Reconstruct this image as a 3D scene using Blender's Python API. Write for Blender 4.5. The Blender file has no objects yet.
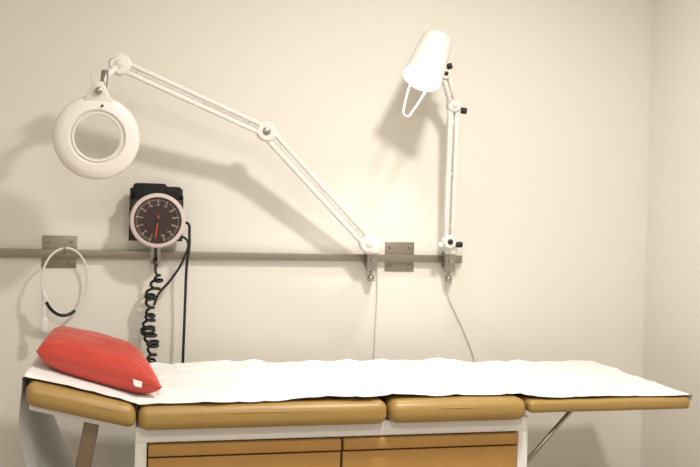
import bpy, bmesh, math
from mathutils import Vector, Matrix, noise
S=bpy.context.scene
try:
    S.view_settings.view_transform='Standard'; S.view_settings.look='None'
    S.view_settings.exposure=0.0
except Exception as e: print(e)

# ---------- materials ----------
def mat(name,col,rough=.5,metal=0,bump=0,bscale=200,var=0,vscale=5,spec=None,trans=0,emit=None,estr=0,coat=0,stretch=None,ior=None):
    m=bpy.data.materials.new(name); m.use_nodes=True
    nt=m.node_tree; b=nt.nodes['Principled BSDF']
    b.inputs['Base Color'].default_value=(*col,1); b.inputs['Roughness'].default_value=rough; b.inputs['Metallic'].default_value=metal
    if spec is not None: b.inputs['Specular IOR Level'].default_value=spec
    if ior is not None: b.inputs['IOR'].default_value=ior
    if trans: b.inputs['Transmission Weight'].default_value=trans
    if coat: b.inputs['Coat Weight'].default_value=coat
    if emit: b.inputs['Emission Color'].default_value=(*emit,1); b.inputs['Emission Strength'].default_value=estr
    tc=nt.nodes.new('ShaderNodeTexCoord'); src=tc.outputs['Object']
    if stretch:
        mp=nt.nodes.new('ShaderNodeMapping'); mp.inputs['Scale'].default_value=stretch
        nt.links.new(src,mp.inputs['Vector']); src=mp.outputs['Vector']
    if bump:
        n=nt.nodes.new('ShaderNodeTexNoise'); n.inputs['Scale'].default_value=bscale; n.inputs['Detail'].default_value=4
        nt.links.new(src,n.inputs['Vector'])
        bp=nt.nodes.new('ShaderNodeBump'); bp.inputs['Strength'].default_value=bump; bp.inputs['Distance'].default_value=.002
        nt.links.new(n.outputs['Fac'],bp.inputs['Height']); nt.links.new(bp.outputs['Normal'],b.inputs['Normal'])
    if var:
        n=nt.nodes.new('ShaderNodeTexNoise'); n.inputs['Scale'].default_value=vscale; n.inputs['Detail'].default_value=3
        nt.links.new(src,n.inputs['Vector'])
        r=nt.nodes.new('ShaderNodeValToRGB')
        r.color_ramp.elements[0].color=(*[c*(1-var) for c in col],1); r.color_ramp.elements[1].color=(*[min(1,c*(1+var)) for c in col],1)
        nt.links.new(n.outputs['Fac'],r.inputs['Fac']); nt.links.new(r.outputs['Color'],b.inputs['Base Color'])
    return m
M_wall=mat('wall_paint',(.785,.755,.695),.8,bump=.15,bscale=120,var=.012,vscale=1.5)
M_ceil=mat('ceiling_paint',(.85,.84,.82),.9,bump=.1)
M_floor=mat('floor_vinyl',(.38,.35,.30),.45,var=.15,vscale=30)
M_white=mat('white_enamel',(.78,.765,.74),.35,bump=.02)
M_whitep=mat('white_plastic',(.80,.76,.73),.4,bump=.02)
M_steel=mat('brushed_steel',(.30,.265,.22),.42,metal=.85,var=.12,vscale=60,stretch=(.3,8,8))
M_chrome=mat('clamp_metal',(.38,.36,.33),.3,metal=.9,var=.05)
M_black=mat('black_plastic',(.008,.007,.008),.45,bump=.03)
M_cuff=mat('black_nylon',(.008,.008,.010),.85,bump=.5,bscale=500)
M_vinyl=mat('mustard_vinyl',(.37,.230,.070),.36,bump=.25,bscale=350,var=.06,vscale=8)
M_draw=mat('ochre_laminate',(.42,.225,.060),.45,var=.05,vscale=10,bump=.03)
M_drawd=mat('drawer_gap',(.06,.03,.012),.7,var=.1)
M_red=mat('red_vinyl',(.54,.058,.040),.33,bump=.3,bscale=300,var=.05,vscale=6)
M_paper=mat('exam_paper',(.83,.83,.83),.8,bump=.5,bscale=40)
M_glass=mat('lens_glass',(.95,.96,.96),.04,trans=1,ior=1.14)
M_dial=mat('dial_face',(.032,.016,.014),.4,var=.1)
M_mark=mat('dial_mark',(.60,.52,.47),.5,var=.02)
M_needle=mat('needle_red',(.8,.09,.03),.4,var=.02)
M_rim=mat('gauge_rim',(.66,.55,.53),.35,var=.03)
M_leg=mat('leg_metal',(.22,.16,.11),.4,metal=.5,var=.1)
M_cord=mat('white_cord',(.72,.69,.65),.5,var=.03)
M_light=mat('light_diffuser',(.9,.9,.9),.5,emit=(1,.96,.9),estr=3)
M_bulb=mat('frosted_bulb',(.9,.88,.84),.4,emit=(1,.95,.85),estr=8)

# ---------- helpers ----------
def empty(name,loc=(0,0,0)):
    e=bpy.data.objects.new(name,None); e.empty_display_size=.05; S.collection.objects.link(e); e.location=(0,0,0); return e
def fin(bm,name,m,parent=None,smooth=True):
    bmesh.ops.recalc_face_normals(bm,faces=bm.faces[:])
    me=bpy.data.meshes.new(name); bm.to_mesh(me); bm.free()
    me.materials.append(m)
    o=bpy.data.objects.new(name,me); S.collection.objects.link(o)
    if parent: o.parent=parent
    if smooth:
        for p in me.polygons: p.use_smooth=True
    return o
def auto(o,ang=40):
    bm=bmesh.new(); bm.from_mesh(o.data)
    for e in bm.edges:
        if len(e.link_faces)==2 and e.calc_face_angle(0)>math.radians(ang): e.smooth=False
    bm.to_mesh(o.data); bm.free()
def box(name,a,b,m,parent=None,bev=0,seg=3,rot=None):
    bm=bmesh.new(); bmesh.ops.create_cube(bm,size=1)
    a=Vector(a);b=Vector(b);c=(a+b)/2;s=b-a
    for v in bm.verts: v.co=Vector((v.co.x*s.x,v.co.y*s.y,v.co.z*s.z))
    if bev: bmesh.ops.bevel(bm,geom=bm.edges[:],offset=bev,segments=seg,profile=.5,affect='EDGES')
    T=Matrix.Translation(c)
    if rot is not None: T=T@rot
    bmesh.ops.transform(bm,matrix=T,verts=bm.verts[:])
    o=fin(bm,name,m,parent,smooth=bool(bev))
    if bev: auto(o,50)
    return o
def frame(d):
    return Vector(d).normalized().to_track_quat('Z','Y').to_matrix().to_4x4()
def lathe(name,base,axis,prof,m,parent=None,seg=48,caps=True,ang=35):
    bm=bmesh.new(); R=Matrix.Translation(Vector(base))@frame(axis); rings=[]
    for r,t in prof:
        rings.append([bm.verts.new(R@Vector((r*math.cos(2*math.pi*i/seg),r*math.sin(2*math.pi*i/seg),t))) for i in range(seg)])
    for k in range(len(rings)-1):
        for i in range(seg):
            bm.faces.new((rings[k][i],rings[k][(i+1)%seg],rings[k+1][(i+1)%seg],rings[k+1][i]))
    if caps:
        if prof[0][0]>1e-5: bm.faces.new(rings[0])
        if prof[-1][0]>1e-5: bm.faces.new(rings[-1])
    bmesh.ops.remove_doubles(bm,verts=bm.verts[:],dist=1e-6)
    o=fin(bm,name,m,parent); auto(o,ang); return o
def cyl(name,p,q,r,m,parent=None,seg=24,bev=None):
    p=Vector(p);q=Vector(q);L=(q-p).length; b=bev if bev is not None else min(r*.2,L*.2)
    return lathe(name,p,q-p,[(r-b,0),(r,b),(r,L-b),(r-b,L)],m,parent,seg,ang=60)
def tube(name,pts,r,m,parent=None,cyclic=False,smooth=True):
    cu=bpy.data.curves.new(name,'CURVE'); cu.dimensions='3D'; cu.bevel_depth=r; cu.bevel_resolution=4; cu.resolution_u=10; cu.use_fill_caps=True
    if smooth:
        sp=cu.splines.new('BEZIER'); sp.bezier_points.add(len(pts)-1)
        for bp,p in zip(sp.bezier_points,pts): bp.co=p; bp.handle_left_type=bp.handle_right_type='AUTO'
    else:
        sp=cu.splines.new('POLY'); sp.points.add(len(pts)-1)
        for bp,p in zip(sp.points,pts): bp.co=(*p,1)
    sp.use_cyclic_u=cyclic
    cu.materials.append(m)
    o=bpy.data.objects.new(name,cu); S.collection.objects.link(o)
    if parent: o.parent=parent
    return o
def bar(name,p,q,w,h,m,parent=None,side=(0,-1,0),bev=.003):
    p=Vector(p);q=Vector(q);z=(q-p).normalized(); y=Vector(side); y=(y-z*y.dot(z)).normalized(); x=y.cross(z)
    M=Matrix((x,y,z)).transposed().to_4x4(); M.translation=(p+q)/2
    bm=bmesh.new(); bmesh.ops.create_cube(bm,size=1); L=(q-p).length
    for v in bm.verts: v.co=Vector((v.co.x*w,v.co.y*h,v.co.z*L))
    bmesh.ops.bevel(bm,geom=bm.edges[:],offset=bev,segments=2,profile=.5,affect='EDGES')
    bmesh.ops.transform(bm,matrix=M,verts=bm.verts[:])
    o=fin(bm,name,m,parent); auto(o,50); return o

# ---------- room ----------
XL,XR,YB,YF,H=-1.5,2.033,0,-4.3,2.6
box('floor',(XL-.1,YF-.1,-.1),(XR+.1,YB+.1,0),M_floor)
box('ceiling',(XL-.1,YF-.1,H),(XR+.1,YB+.1,H+.1),M_ceil)
box('wall_back',(XL-.1,YB,0),(XR+.1,YB+.1,H),M_wall)
box('wall_front',(XL-.1,YF-.1,0),(XR+.1,YF,H),M_wall)
box('wall_left',(XL-.1,YF,0),(XL,YB,H),M_wall)
box('wall_right',(XR,YF,0),(XR+.1,YB,H),M_wall)
box('baseboard_back',(XL,-.012,0),(XR,0,.09),M_white,bev=.003)
box('baseboard_right',(XR-.012,YF,0),(XR,-.012,.09),M_white,bev=.003)

# ---------- rail ----------
rail=empty('wall_mounted_equipment_rail')
box('bar',(-1.2,-.026,1.130),(1.222,-.016,1.159),M_steel,rail,bev=.0015)
for k,(x0,x1) in enumerate([(-.342,-.224),(.916,1.032),(-1.0,-.885)]):
    box('plate_%d'%k,(x0,-.005,1.093),(x1,0,1.207),M_steel,rail,bev=.002)
    box('spacer_%d'%k,((x0+x1)/2-.02,-.018,1.132),((x0+x1)/2+.02,-.004,1.157),M_steel,rail,bev=.001)
    for sx in (x0+.018,x1-.018):
        for sz in (1.112,1.188):
            lathe('screw_%d'%k,(sx,-.004,sz),(0,-1,0),[(.0075,0),(.0075,.002),(.005,.0045),(0,.005)],M_chrome,rail,seg=16)

def clamp(par,x):
    box('clamp_block',(x-.02,-.062,1.098),(x+.02,-.028,1.178),M_chrome,par,bev=.003)
    box('clamp_lip_top',(x-.02,-.045,1.161),(x+.02,-.008,1.172),M_chrome,par,bev=.002)
    box('clamp_lip_bottom',(x-.02,-.045,1.112),(x+.02,-.008,1.127),M_chrome,par,bev=.002)
    cyl('clamp_screw',(x,-.040,1.10),(x,-.040,1.075),.005,M_chrome,par)
    cyl('clamp_knob',(x,-.040,1.080),(x,-.040,1.058),.014,M_chrome,par,seg=12)
    cyl('clamp_bolt',(x,-.06,1.138),(x,-.074,1.138),.008,M_chrome,par)

# ---------- magnifier lamp ----------
mg=empty('magnifying_examination_lamp')
xb=.852; clamp(mg,xb)
B=Vector((.823,-.10,1.203)); E=Vector((.417,-.20,1.594)); T=Vector((-.084,-.30,1.784))
cyl('pivot_post',(xb,-.05,1.165),(xb-.006,-.07,1.20),.011,M_whitep,mg)
lathe('base_cup',(xb-.006,-.085,1.163),(-.1,0,1),[(.018,0),(.028,.006),(.034,.03),(.030,.05),(.018,.062),(0,.064)],M_whitep,mg)
yax=Vector((0,-1,0))
def disc(name,c,r,par,d=.036,m=M_whitep,knob=None):
    c=Vector(c)
    lathe(name,c+Vector((0,d/2,0)),yax,[(r*.85,0),(r,.004),(r,d-.006),(r*.85,d-.001),(r*.5,d)],m,par)
    lathe(name+'_cap',c+Vector((0,-d/2+.001,0)),yax,[(r*.42,0),(r*.40,.004),(r*.3,.006),(0,.007)],knob or M_cord,par,seg=24)
disc('base_joint',B,.034,mg)
disc('elbow_joint',E,.035,mg,knob=M_chrome)
disc('head_joint',T,.036,mg)
def arm(par,p,q,gap,tag,w=.011):
    p=Vector(p);q=Vector(q);z=(q-p).normalized();n=z.cross(yax).normalized()
    for s,k in ((1,'upper'),(-1,'lower')):
        bar('%s_bar_%s'%(tag,k),p+n*gap*s/2+z*.015,q+n*gap*s/2-z*.015,w,.022,M_whitep,par)
    pts=[];a=p+z*.04;b=p+z*((q-p).length*.45);turns=26
    for i in range(turns*8+1):
        t=i/(turns*8);an=2*math.pi*turns*t
        pts.append(a.lerp(b,t)+n*math.cos(an)*.004+yax*math.sin(an)*.004)
    tube(tag+'_spring',pts,.0011,M_cord,par,smooth=False)
    cyl(tag+'_tie',b,q-z*.03,.0025,M_cord,par)
    for t in (.12,.5,.88):
        c=p.lerp(q,t); cyl(tag+'_pin',c+n*gap*.7,c-n*gap*.7,.004,M_whitep,par,seg=12)
arm(mg,B,E,.034,'lower_arm',w=.015)
arm(mg,E,T,.029,'upper_arm',w=.013)
C=Vector((-.146,-.38,1.536)); nrm=Vector((.10,-1,-.03)).normalized()
up=(Vector((0,0,1))-nrm*nrm.z).normalized()
ro,ri=.134,.072
lathe('ring_housing',C-nrm*.025,nrm,[(ri,0.004),(ri+.004,0),(ro-.018,.0),(ro-.004,.008),(ro,.02),(ro-.003,.034),(ro-.014,.044),(ro-.03,.048),(ri+.016,.050),(ri+.012,.044),(ri+.003,.040),(ri,.036),(ri,.004)],M_whitep,mg,seg=72,caps=False)
lathe('lens_rim',C+nrm*.014,nrm,[(ri-.002,0),(ri+.006,0),(ri+.008,.005),(ri+.004,.008),(ri-.002,.006),(ri-.002,0)],M_cord,mg,seg=72,caps=False)
lathe('lens',C-nrm*.004,nrm,[(0,-.006),(.04,-.0045),(ri,0),(ri,.004),(.04,.0085),(0,.010)],M_glass,mg,seg=64,ang=80)
K=Vector((-.128,-.345,1.735))
cyl('head_stem',T+Vector((-.01,-.01,-.01)),K,.011,M_whitep,mg)
cyl('head_swivel',K+Vector((0,0,.02)),K+Vector((-.004,-.012,-.05)),.012,M_chrome,mg)
bm=bmesh.new(); sx=up.cross(nrm).normalized()
tri=[(-.045,ro-.022),(.045,ro-.022),(.020,ro+.030),(.012,ro+.042),(-.012,ro+.042),(-.020,ro+.030)]
fr=[bm.verts.new(C+sx*a_+up*b_+nrm*.020) for a_,b_ in tri]; bk=[bm.verts.new(C+sx*a_+up*b_+nrm*.002) for a_,b_ in tri]
bm.faces.new(fr); bm.faces.new(bk[::-1])
for i in range(6): bm.faces.new((fr[i],bk[i],bk[(i+1)%6],fr[(i+1)%6]))
bmesh.ops.bevel(bm,geom=bm.edges[:],offset=.003,segments=2,profile=.5,affect='EDGES')
o=fin(bm,'head_bracket',M_cord,mg); auto(o,50)
cyl('bracket_knob',C+up*(ro+.012)+nrm*.018,C+up*(ro+.012)+nrm*.034,.011,M_chrome,mg)
cyl('switch_button',C+up*(ro-.035)+nrm*.02+Vector((.012,0,0)),C+up*(ro-.035)+nrm*.029+Vector((.012,0,0)),.004,M_black,mg,seg=12)
tube('head_cable',[T+Vector((-.005,-.02,.03)),T+Vector((-.05,-.04,-.0)),K+Vector((-.038,0,.01)),K+Vector((-.03,-.01,-.06)),C+up*(ro-.005)+Vector((-.02,0,0))],.003,M_cord,mg)
tube('power_cord',[(.87,-.03,1.17),(.885,-.012,1.08),(.888,-.008,.98),(.884,-.008,.85),(.882,-.008,.70),(.90,-.008,.40),(.92,-.01,.12),(.95,-.016,.105)],.0026,M_cord,mg)

# ---------- right lamp ----------
lp=empty('wall_mounted_examination_lamp')
xc=1.162; clamp(lp,xc)
P0=Vector((1.139,-.10,1.215)); P1=Vector((1.126,-.15,1.727)); P2=Vector((1.072,-.20,1.835))
lathe('base_cup',(xc-.004,-.07,1.165),(0,-.0,1),[(.016,0),(.024,.005),(.026,.03),(.018,.05),(0,.052)],M_white,lp)
disc('base_joint',P0,.026,lp,knob=M_black)
cyl('base_knob_right',P0+Vector((.028,-.01,-.01)),P0+Vector((.050,-.01,-.01)),.011,M_black,lp)
cyl('base_knob_left',P0+Vector((-.028,-.01,-.012)),P0+Vector((-.046,-.01,-.014)),.011,M_white,lp)
arm(lp,P0,P1,.026,'pole',w=.017)
disc('elbow_joint',P1,.026,lp,knob=M_cord)
cyl('elbow_knob',P1+Vector((.024,-.012,-.018)),P1+Vector((.046,-.02,-.020)),.012,M_black,lp)
arm(lp,P1,P2,.020,'upper_arm',w=.016)
disc('head_joint',P2,.020,lp,d=.03,knob=M_black)
A0=Vector((1.021,-.25,1.944)); A1=Vector((.946,-.322,1.797)); ax=(A1-A0); L=ax.length
lathe('lamp_shade',A0,ax,[(0,-.006),(.048,-.006),(.055,-.003),(.058,.004),(.060,.03),(.072,L),(.070,L),(.058,.03),(.055,.008),(0,.004)],M_white,lp,seg=64,caps=False,ang=60)
mid=A0.lerp(A1,.5)
bar('shade_bracket',P2,mid+Vector((.035,.035,.03)),.018,.012,M_white,lp)
cyl('shade_knob',P2+Vector((.002,-.012,.025)),P2+Vector((.02,-.02,.03)),.011,M_black,lp)
lathe('bulb_socket',A0+ax*.03,ax,[(.02,0),(.02,.04),(.014,.046)],M_white,lp,seg=24)
lathe('bulb',A0+ax*.24,ax,[(.013,0),(.018,.02),(.032,.060),(.034,.080),(.026,.105),(0,.118)],M_bulb,lp,seg=32,ang=80)
tip=Vector((.874,-.38,1.659)); axn=ax.normalized()
sd=axn.cross(Vector((0,-1,.2))).normalized()
r0=A1+sd*.034; r1=A1-sd*.034
tube('guard_handle',[r0-axn*.06,r0,tip+sd*.016-axn*.02,tip+sd*.008+axn*.004,tip-sd*.008+axn*.004,tip-sd*.016-axn*.02,r1,r1-axn*.06],.0038,M_white,lp)
tube('power_cord',[(1.158,-.035,1.17),(1.158,-.012,1.07),(1.175,-.008,1.0),(1.204,-.008,.94),(1.25,-.008,.85),(1.293,-.008,.738),(1.31,-.008,.5),(1.31,-.01,.12),(1.33,-.016,.105)],.0026,M_cord,lp)
ld=bpy.data.lights.new('bulb_light','SPOT'); ld.energy=13; ld.spot_size=math.radians(95); ld.spot_blend=.8; ld.shadow_soft_size=.03; ld.color=(1,.95,.86)
lo=bpy.data.objects.new('bulb_light',ld); S.collection.objects.link(lo); lo.parent=lp
lo.matrix_local=Matrix.Translation(A0+ax*.92)@(Vector((-.12,.0,-1)).normalized().to_track_quat('-Z','Y').to_matrix().to_4x4())

# ---------- sphygmomanometer ----------
sp=empty('wall_mounted_blood_pressure_gauge')
box('cuff_basket_back',(-.044,-.036,1.20),(.142,-.030,1.385),M_black,sp,bev=.002)
box('cuff_basket_front',(-.040,-.100,1.205),(.138,-.095,1.345),M_black,sp,bev=.002)
box('cuff_basket_left',(-.044,-.100,1.20),(-.039,-.030,1.36),M_black,sp,bev=.002)
box('cuff_basket_right',(.137,-.100,1.20),(.142,-.030,1.36),M_black,sp,bev=.002)
box('cuff_basket_bottom',(-.044,-.100,1.198),(.142,-.030,1.204),M_black,sp,bev=.002)
box('folded_cuff',(-.034,-.090,1.21),(.085,-.042,1.402),M_cuff,sp,bev=.014,seg=4)
box('cuff_flap',(.03,-.088,1.21),(.136,-.05,1.392),M_cuff,sp,bev=.012,seg=4)
box('mount_bracket',(.032,-.045,1.115),(.070,-.027,1.215),M_chrome,sp,bev=.003)
box('mount_hook',(.034,-.040,1.161),(.068,-.006,1.170),M_chrome,sp,bev=.002)
cyl('mount_screw',(.051,-.045,1.135),(.051,-.06,1.135),.009,M_chrome,sp)
G=Vector((.055,-.128,1.271)); gn=Vector((-.04,-1,.0)).normalized()
lathe('gauge_body',G+Vector((0,.03,0)),gn,[(.080,0),(.090,.006),(.096,.02),(.096,.034),(.091,.040),(.083,.041),(.081,.034),(.081,.030)],M_rim,sp,seg=72,caps=False)
lathe('gauge_back',G+Vector((0,.03,0)),gn,[(.0,0),(.08,0)],M_black,sp,seg=48,caps=False)
lathe('gauge_dial',G+Vector((0,.03,0))+gn*.030,gn,[(.0825,-.002),(.0825,0),(0,0.0005)],M_dial,sp,seg=64)
gx=gn.cross(Vector((0,0,1))).normalized()
if gx.x<0: gx=-gx
gz=Vector((0,0,1)); D0=G+Vector((0,.03,0))+gn*.0312
bm=bmesh.new()
def quad(c,dx,dz,w,h):
    vs=[bm.verts.new(c+dx*a*w/2+dz*b*h/2) for a,b in((-1,-1),(1,-1),(1,1),(-1,1))]; bm.faces.new(vs)
for i in range(61):
    a=math.radians(250-320*i/60)
    d=gx*math.cos(a)+gz*math.sin(a); t=gx*-math.sin(a)+gz*math.cos(a)
    if i%5==0: quad(D0+d*.069,t,d,.0024,.014)
    else: quad(D0+d*.072,t,d,.0010,.007)
fin(bm,'dial_marks',M_mark,sp,smooth=False)
for i in range(13):
    a=math.radians(250-320*i/12); d=gx*math.cos(a)+gz*math.sin(a)
    cu=bpy.data.curves.new('numeral','FONT'); cu.body=str(i*20 if i<12 else 300); cu.size=.0085; cu.align_x='CENTER'; cu.align_y='CENTER'; cu.materials.append(M_mark)
    o=bpy.data.objects.new('numeral_%d'%i,cu); S.collection.objects.link(o); o.parent=sp
    R=Matrix((gx,gz,gn)).transposed().to_4x4(); R.translation=D0+d*.0555+gn*.0003; o.matrix_local=R
bar('needle',D0+gz*.018+gn*.003+gx*.003,D0-gz*.062+gn*.003-gx*.006,.0034,.001,M_needle,sp,side=gn,bev=.0003)
lathe('needle_hub',D0,gn,[(.008,0),(.008,.005),(0,.006)],M_black,sp,seg=24)
pts=[Vector(p) for p in [(.055,-.085,1.20),(.05,-.078,1.16)]]
pth=[Vector((.049,-.078,1.13)),Vector((.062,-.078,1.06)),Vector((.034,-.078,1.00)),Vector((.038,-.078,.93)),Vector((.030,-.078,.88)),Vector((.050,-.078,.83)),Vector((.045,-.078,.77)),Vector((.05,-.078,.70))]
N=420
for i in range(N):
    t=i/(N-1)*(len(pth)-1); k=min(int(t),len(pth)-2); f=t-k; f=f*f*(3-2*f)
    c=pth[k].lerp(pth[k+1],f); s=min(1,max(0,(i-30)/60)); r=.004+.014*s+.005*math.sin(i*.031)*s
    an=i/N*2*math.pi*19+.8*math.sin(i*.05)
    pts.append(c+Vector((math.cos(an)*r,math.sin(an)*r*.9,math.sin(an)*.006)))
tube('coiled_hose',pts,.0050,M_black,sp,smooth=False)
tube('straight_hose',[(.135,-.07,1.225),(.155,-.085,1.265),(.167,-.085,1.22),(.160,-.08,1.10),(.159,-.07,.98),(.157,-.07,.80),(.156,-.07,.70)],.0050,M_black,sp)
tube('link_hose',[(.13,-.085,1.22),(.160,-.095,1.20),(.150,-.095,1.14),(.105,-.09,1.06),(.065,-.085,1.01),(.05,-.08,.97)],.0046,M_black,sp)

# ---------- headband ----------
hb=empty('examination_headband')
pts=[];cx,cz=-.256,1.048
for i in range(40):
    a=2*math.pi*i/40
    pts.append((cx+.074*math.cos(a)*(1+.05*math.sin(a)),-.062+.030*math.cos(a),cz+.118*math.sin(a)))
tube('band_loop',pts,.0040,M_cord,hb,cyclic=True)
pp=[]
for i in range(9):
    a=math.radians(215+85*i/8); pp.append((cx+.073*math.cos(a)*(1+.05*math.sin(a)),-.064+.030*math.cos(a),cz+.117*math.sin(a)))
tube('band_padding',pp,.0058,M_black,hb)
tube('hook',[(-.262,-.026,1.150),(-.262,-.052,1.152),(-.260,-.066,1.160),(-.260,-.072,1.172)],.003,M_chrome,hb)
tube('temple_arm',[(-.325,-.085,1.02),(-.322,-.085,.96),(-.318,-.085,.90)],.0055,M_white,hb)
box('ear_piece',(-.330,-.094,.875),(-.306,-.076,.925),M_white,hb,bev=.006)
tube('cross_band',[(-.324,-.085,1.02),(-.30,-.075,.965),(-.262,-.062,.932)],.004,M_white,hb)

# ---------- examination table ----------
tb=empty('examination_table')
y0,y1=-.85,-.20
def cushion(name,x0,x1,z0,z1,bev,shear=0,crown=.001,yy=(y0,y1)):
    bm=bmesh.new()
    bmesh.ops.create_cube(bm,size=1)
    for v in bm.verts: v.co=Vector((v.co.x*(x1-x0)+(x0+x1)/2,v.co.y*(yy[1]-yy[0])+(yy[0]+yy[1])/2,v.co.z*(z1-z0)+(z0+z1)/2))
    bmesh.ops.bevel(bm,geom=bm.edges[:],offset=bev,segments=6,profile=.5,affect='EDGES')
    bmesh.ops.subdivide_edges(bm,edges=[e for e in bm.edges if e.calc_length()>.1],cuts=14,use_grid_fill=True)
    for v in bm.verts:
        n=noise.noise(v.co*9)*.0022+noise.noise(v.co*30)*.0010
        if abs(v.co.z-z1)<.002:
            u=(v.co.x-x0)/(x1-x0);w=(v.co.y-yy[0])/(yy[1]-yy[0]); v.co.z+=crown*math.sin(math.pi*u)*math.sin(math.pi*w)
        v.co.y+=n
        v.co.z+=shear*(v.co.x-x1) if shear else 0
    return fin(bm,name,M_vinyl,tb)
cushion('headrest_cushion',-.288,-.002,.716,.778,.024,shear=-.25)
cushion('seat_cushion',.004,.708,.710,.778,.026)
cushion('foot_cushion',.714,1.142,.710,.776,.028)
cushion('leaf_panel',1.146,1.690,.732,.769,.014,crown=.0005)
bm=bmesh.new(); bmesh.ops.create_cube(bm,size=1)
for v in bm.verts:
    x=v.co.x*.26-.15; v.co=Vector((x,v.co.y*.58-.525,.708+v.co.z*.014-.25*x))
fin(bm,'headrest_board',M_white,tb,smooth=False)
for nm,xa,xb2,z,sh in (('seam_head',-.265,-.022,.757,-.25),('seam_seat',.028,.684,.757,0),('seam_foot',.74,1.118,.755,0)):
    tube(nm,[(xa,y0+.003,z+sh*xa),((xa+xb2)/2,y0+.0015,z+sh*(xa+xb2)/2),(xb2,y0+.003,z+sh*xb2)],.0018,M_vinyl,tb)
bx0,bx1,by0,by1=-.002,1.165,-.80,-.26
box('cabinet_top_rail',(bx0,by0,.668),(bx1,by1,.713),M_white,tb,bev=.003)
box('cabinet_side_left',(bx0,by0,.08),(.030,by1,.668),M_white,tb,bev=.002)
box('cabinet_side_right',(1.132,by0,.08),(bx1,by1,.668),M_white,tb,bev=.002)
box('cabinet_back',(.030,by1-.02,.08),(1.132,by1,.668),M_white,tb)
box('cabinet_interior',(.030,by0+.025,.09),(1.132,by1-.02,.667),M_drawd,tb)
box('cabinet_divider',(.576,by0+.006,.10),(.590,by0+.03,.667),M_drawd,tb)
box('cabinet_bottom',(.03,by0,.08),(1.132,by1,.11),M_white,tb,bev=.002)
box('cabinet_plinth',(.05,by0+.05,0),(1.11,by1-.03,.08),M_drawd,tb)
for k,(xa,xb2) in enumerate([(.034,.579),(.586,1.129)]):
    box('drawer_lip_%d'%k,(xa,by0-.014,.632),(xb2,by0+.02,.664),M_draw,tb,bev=.004)
    zz=.626
    for j,h in enumerate((.15,.18,.18)):
        box('drawer_front_%d_%d'%(k,j),(xa,by0-.004,zz-h),(xb2,by0+.02,zz),M_draw,tb,bev=.003)
        if j>0:
            box('drawer_pull_%d_%d'%(k,j),(xa,by0-.014,zz-.03),(xb2,by0+.0,zz-.002),M_draw,tb,bev=.004)
        zz-=h+.006
for nm,yy in (('front',-.74),('rear',-.32)):
    bar('headrest_leg_'+nm,(-.118,yy,.735),(-.235,yy,.02),.042,.022,M_leg,tb)
bar('headrest_foot_bar',(-.236,-.80,.016),(-.236,-.26,.016),.04,.028,M_leg,tb,side=(0,0,1))
for nm,yy in (('front',-.72),('rear',-.34)):
    cyl('leaf_strut_'+nm,(1.371,yy,.733),(1.150,yy,.50),.007,M_chrome,tb,seg=16)
    box('leaf_bracket_'+nm,(1.35,yy-.012,.722),(1.395,yy+.012,.738),M_chrome,tb,bev=.002)
box('leaf_hinge',(1.125,-.78,.716),(1.165,-.27,.736),M_chrome,tb,bev=.003)

# ---------- paper ----------
def topz(x):
    if x<0: return .7815-.25*x
    if x<1.13: return .7815
    if x<1.17: return .7815-(x-1.13)/.04*.008
    return .7735
bm=bmesh.new(); nx,ny=420,110
rows=[]
Lh=.42
x_left=-.300; x_right=1.694
tot=Lh+(x_right-x_left)+.02
def ridge(p):
    a=abs(noise.noise(p)*2); return (1-a)**3 if a<1 else 0
for i in range(nx+1):
    s=i/nx*tot-Lh
    row=[]
    for j in range(ny+1):
        t=j/ny
        xx=x_left+max(0,s)
        fe=-.834+.016*noise.noise(Vector((xx*3.1,0,4)))+.008*noise.noise(Vector((xx*12,2,4)))
        if xx>.66: fe+=.034*min(1,(xx-.66)/.1)*(1-min(1,max(0,(xx-1.1)/.15)))
        if xx>1.15: fe-=.004
        if xx<0: fe+=.014+.02*min(1,-xx/.2)
        be=-.212+.016*noise.noise(Vector((xx*2.5,7,4)))
        y=fe+(be-fe)*t
        if s<=0:
            h=-s
            z=topz(x_left)-h; x=x_left-.002+.16*max(0,(h-.10)/Lh)**1.3*(.6+.4*t)-.014*abs(noise.noise(Vector((y*6,h*3,1))))*min(1,h*8)
            y=y+.03*h*math.sin(h*9)
        else:
            x=xx
            w=.6*noise.noise(Vector((x*4,y*7,0)))+.5*ridge(Vector((x*4+2*y,y*6-x,5)))+.25*ridge(Vector((x*9-3*y,y*11,9)))+.1
            up_=max(0.0,.012*w)
            if x>1.14: up_*=.6
            if -.30<x<.06 and -.76<y<-.36: up_*=.2
            z=topz(x)+up_
            if t>.9: z+= .016*abs(noise.noise(Vector((x*9,1,1))))*(t-.9)/.1
            if s>x_right-x_left:
                z-= (s-(x_right-x_left))*1.0; x=x_right+.003
        row.append(bm.verts.new((x,y,z)))
    rows.append(row)
for i in range(nx):
    for j in range(ny):
        bm.faces.new((rows[i][j],rows[i+1][j],rows[i+1][j+1],rows[i][j+1]))
pap=fin(bm,'examination_paper_sheet',M_paper)

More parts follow.
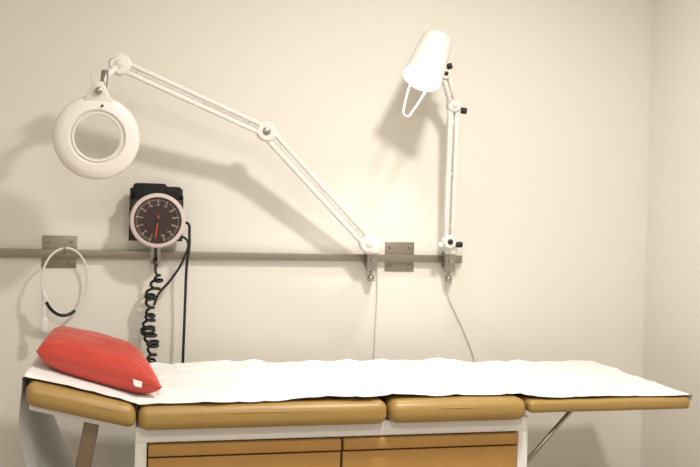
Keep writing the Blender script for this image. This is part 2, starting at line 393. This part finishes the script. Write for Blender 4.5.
# ---------- red pillow ----------
bm=bmesh.new(); n=56; h=.060
FL=Vector((-.282,-.655));FR=Vector((.066,-.765));BR=Vector((.0,-.42));BL=Vector((-.268,-.36))
def base(u,v):
    u2=u*(1-.03*(1-v*v)*u*u); v2=v*(1-.03*(1-u*u)*v*v)
    s=(u2+1)/2;t=(v2+1)/2
    p=(FL*(1-s)+FR*s)*(1-t)+(BL*(1-s)+BR*s)*t
    zc=.873-.22*(p.x+.11)-.020*max(0,-v2)*(.5+.5*s)
    return Vector((p.x,p.y,zc))
top=[[None]*(n+1) for _ in range(n+1)]; bot=[[None]*(n+1) for _ in range(n+1)]
for i in range(n+1):
    for j in range(n+1):
        u=math.sin((-1+2*i/n)*math.pi/2); v=math.sin((-1+2*j/n)*math.pi/2)
        hh=h*(max(0,1-u**4)**.42)*(max(0,1-v**4)**.42)
        q=(1-u**6)*(1-v**6)
        wr=.0045*noise.noise(Vector((u*2.5,v*2.5,0)))*q
        cr=abs(u*v); wr+=.0035*cr*math.sin((abs(u)-abs(v))*22)*(1-u**10)*(1-v**10)
        edge=(i in(0,n) or j in(0,n))
        c=base(u,v)
        top[i][j]=bm.verts.new(c+Vector((0,0,hh*.85+wr)))
        zb=c.z-hh*1.05; zmin=.7865-.25*min(0,c.x)
        bot[i][j]=top[i][j] if edge else bm.verts.new(Vector((c.x,c.y,max(zb,zmin))))
for i in range(n):
    for j in range(n):
        bm.faces.new((top[i][j],top[i+1][j],top[i+1][j+1],top[i][j+1]))
        try: bm.faces.new([bot[i][j],bot[i][j+1],bot[i+1][j+1],bot[i+1][j]])
        except ValueError: pass
rp=empty('red_vinyl_pillow')
fin(bm,'cushion',M_red,rp)
seam=[]
for k in range(120):
    an=2*math.pi*k/120; c,s_=math.cos(an),math.sin(an)
    m_=max(abs(c),abs(s_)); seam.append(base(c/m_,s_/m_))
tube('piping',seam,.0022,M_red,rp,cyclic=True,smooth=False)
bm=bmesh.new()
q0=base(.55,-1);q1=base(.70,-1)
vs=[bm.verts.new(p) for p in (q0+Vector((0,-.002,.000)),q1+Vector((0,-.002,.000)),q1+Vector((-.002,-.006,-.016)),q0+Vector((.004,-.008,-.018)))]
bm.faces.new(vs)
o=fin(bm,'care_label',M_paper,rp,smooth=False)
md=o.modifiers.new('t','SOLIDIFY'); md.thickness=.0008

# ---------- lights ----------
def clight(tag,x,y,sx,sy,power,col=(1,.95,.87)):
    e=empty('ceiling_light')
    box('frame',(x-sx/2-.02,y-sy/2-.02,H-.02),(x+sx/2+.02,y+sy/2+.02,H-.0),M_white,e,bev=.003)
    box('diffuser',(x-sx/2,y-sy/2,H-.026),(x+sx/2,y+sy/2,H-.019),M_light,e)
    ld=bpy.data.lights.new('panel_light','AREA'); ld.shape='RECTANGLE'; ld.size=sx; ld.size_y=sy; ld.energy=power; ld.color=col
    lo=bpy.data.objects.new('panel_light',ld); S.collection.objects.link(lo); lo.location=(x,y,H-.035); lo.parent=e
clight('a',.95,-1.45,.17,.17,37)
clight('b',.2,-3.2,1.2,.5,32)
w=bpy.data.worlds.new('world'); S.world=w; w.use_nodes=True
w.node_tree.nodes['Background'].inputs[0].default_value=(1,.95,.88,1); w.node_tree.nodes['Background'].inputs[1].default_value=.3

# ---------- camera ----------
cd=bpy.data.cameras.new('camera'); cd.sensor_width=36; cd.lens=900/700*36; cd.shift_y=-26/700
cam=bpy.data.objects.new('camera',cd); S.collection.objects.link(cam); S.camera=cam
th=math.atan(900/3900); r=.027
F=Vector((math.sin(th),math.cos(th),0)); R0=Vector((math.cos(th),-math.sin(th),0)); U0=Vector((0,0,1))
R=R0*math.cos(r)+U0*math.sin(r); U=U0*math.cos(r)-R0*math.sin(r)
Mx=Matrix((R,U,-F)).transposed().to_4x4(); Mx.translation=Vector((0,-3.35,1.335))
cam.matrix_world=Mx
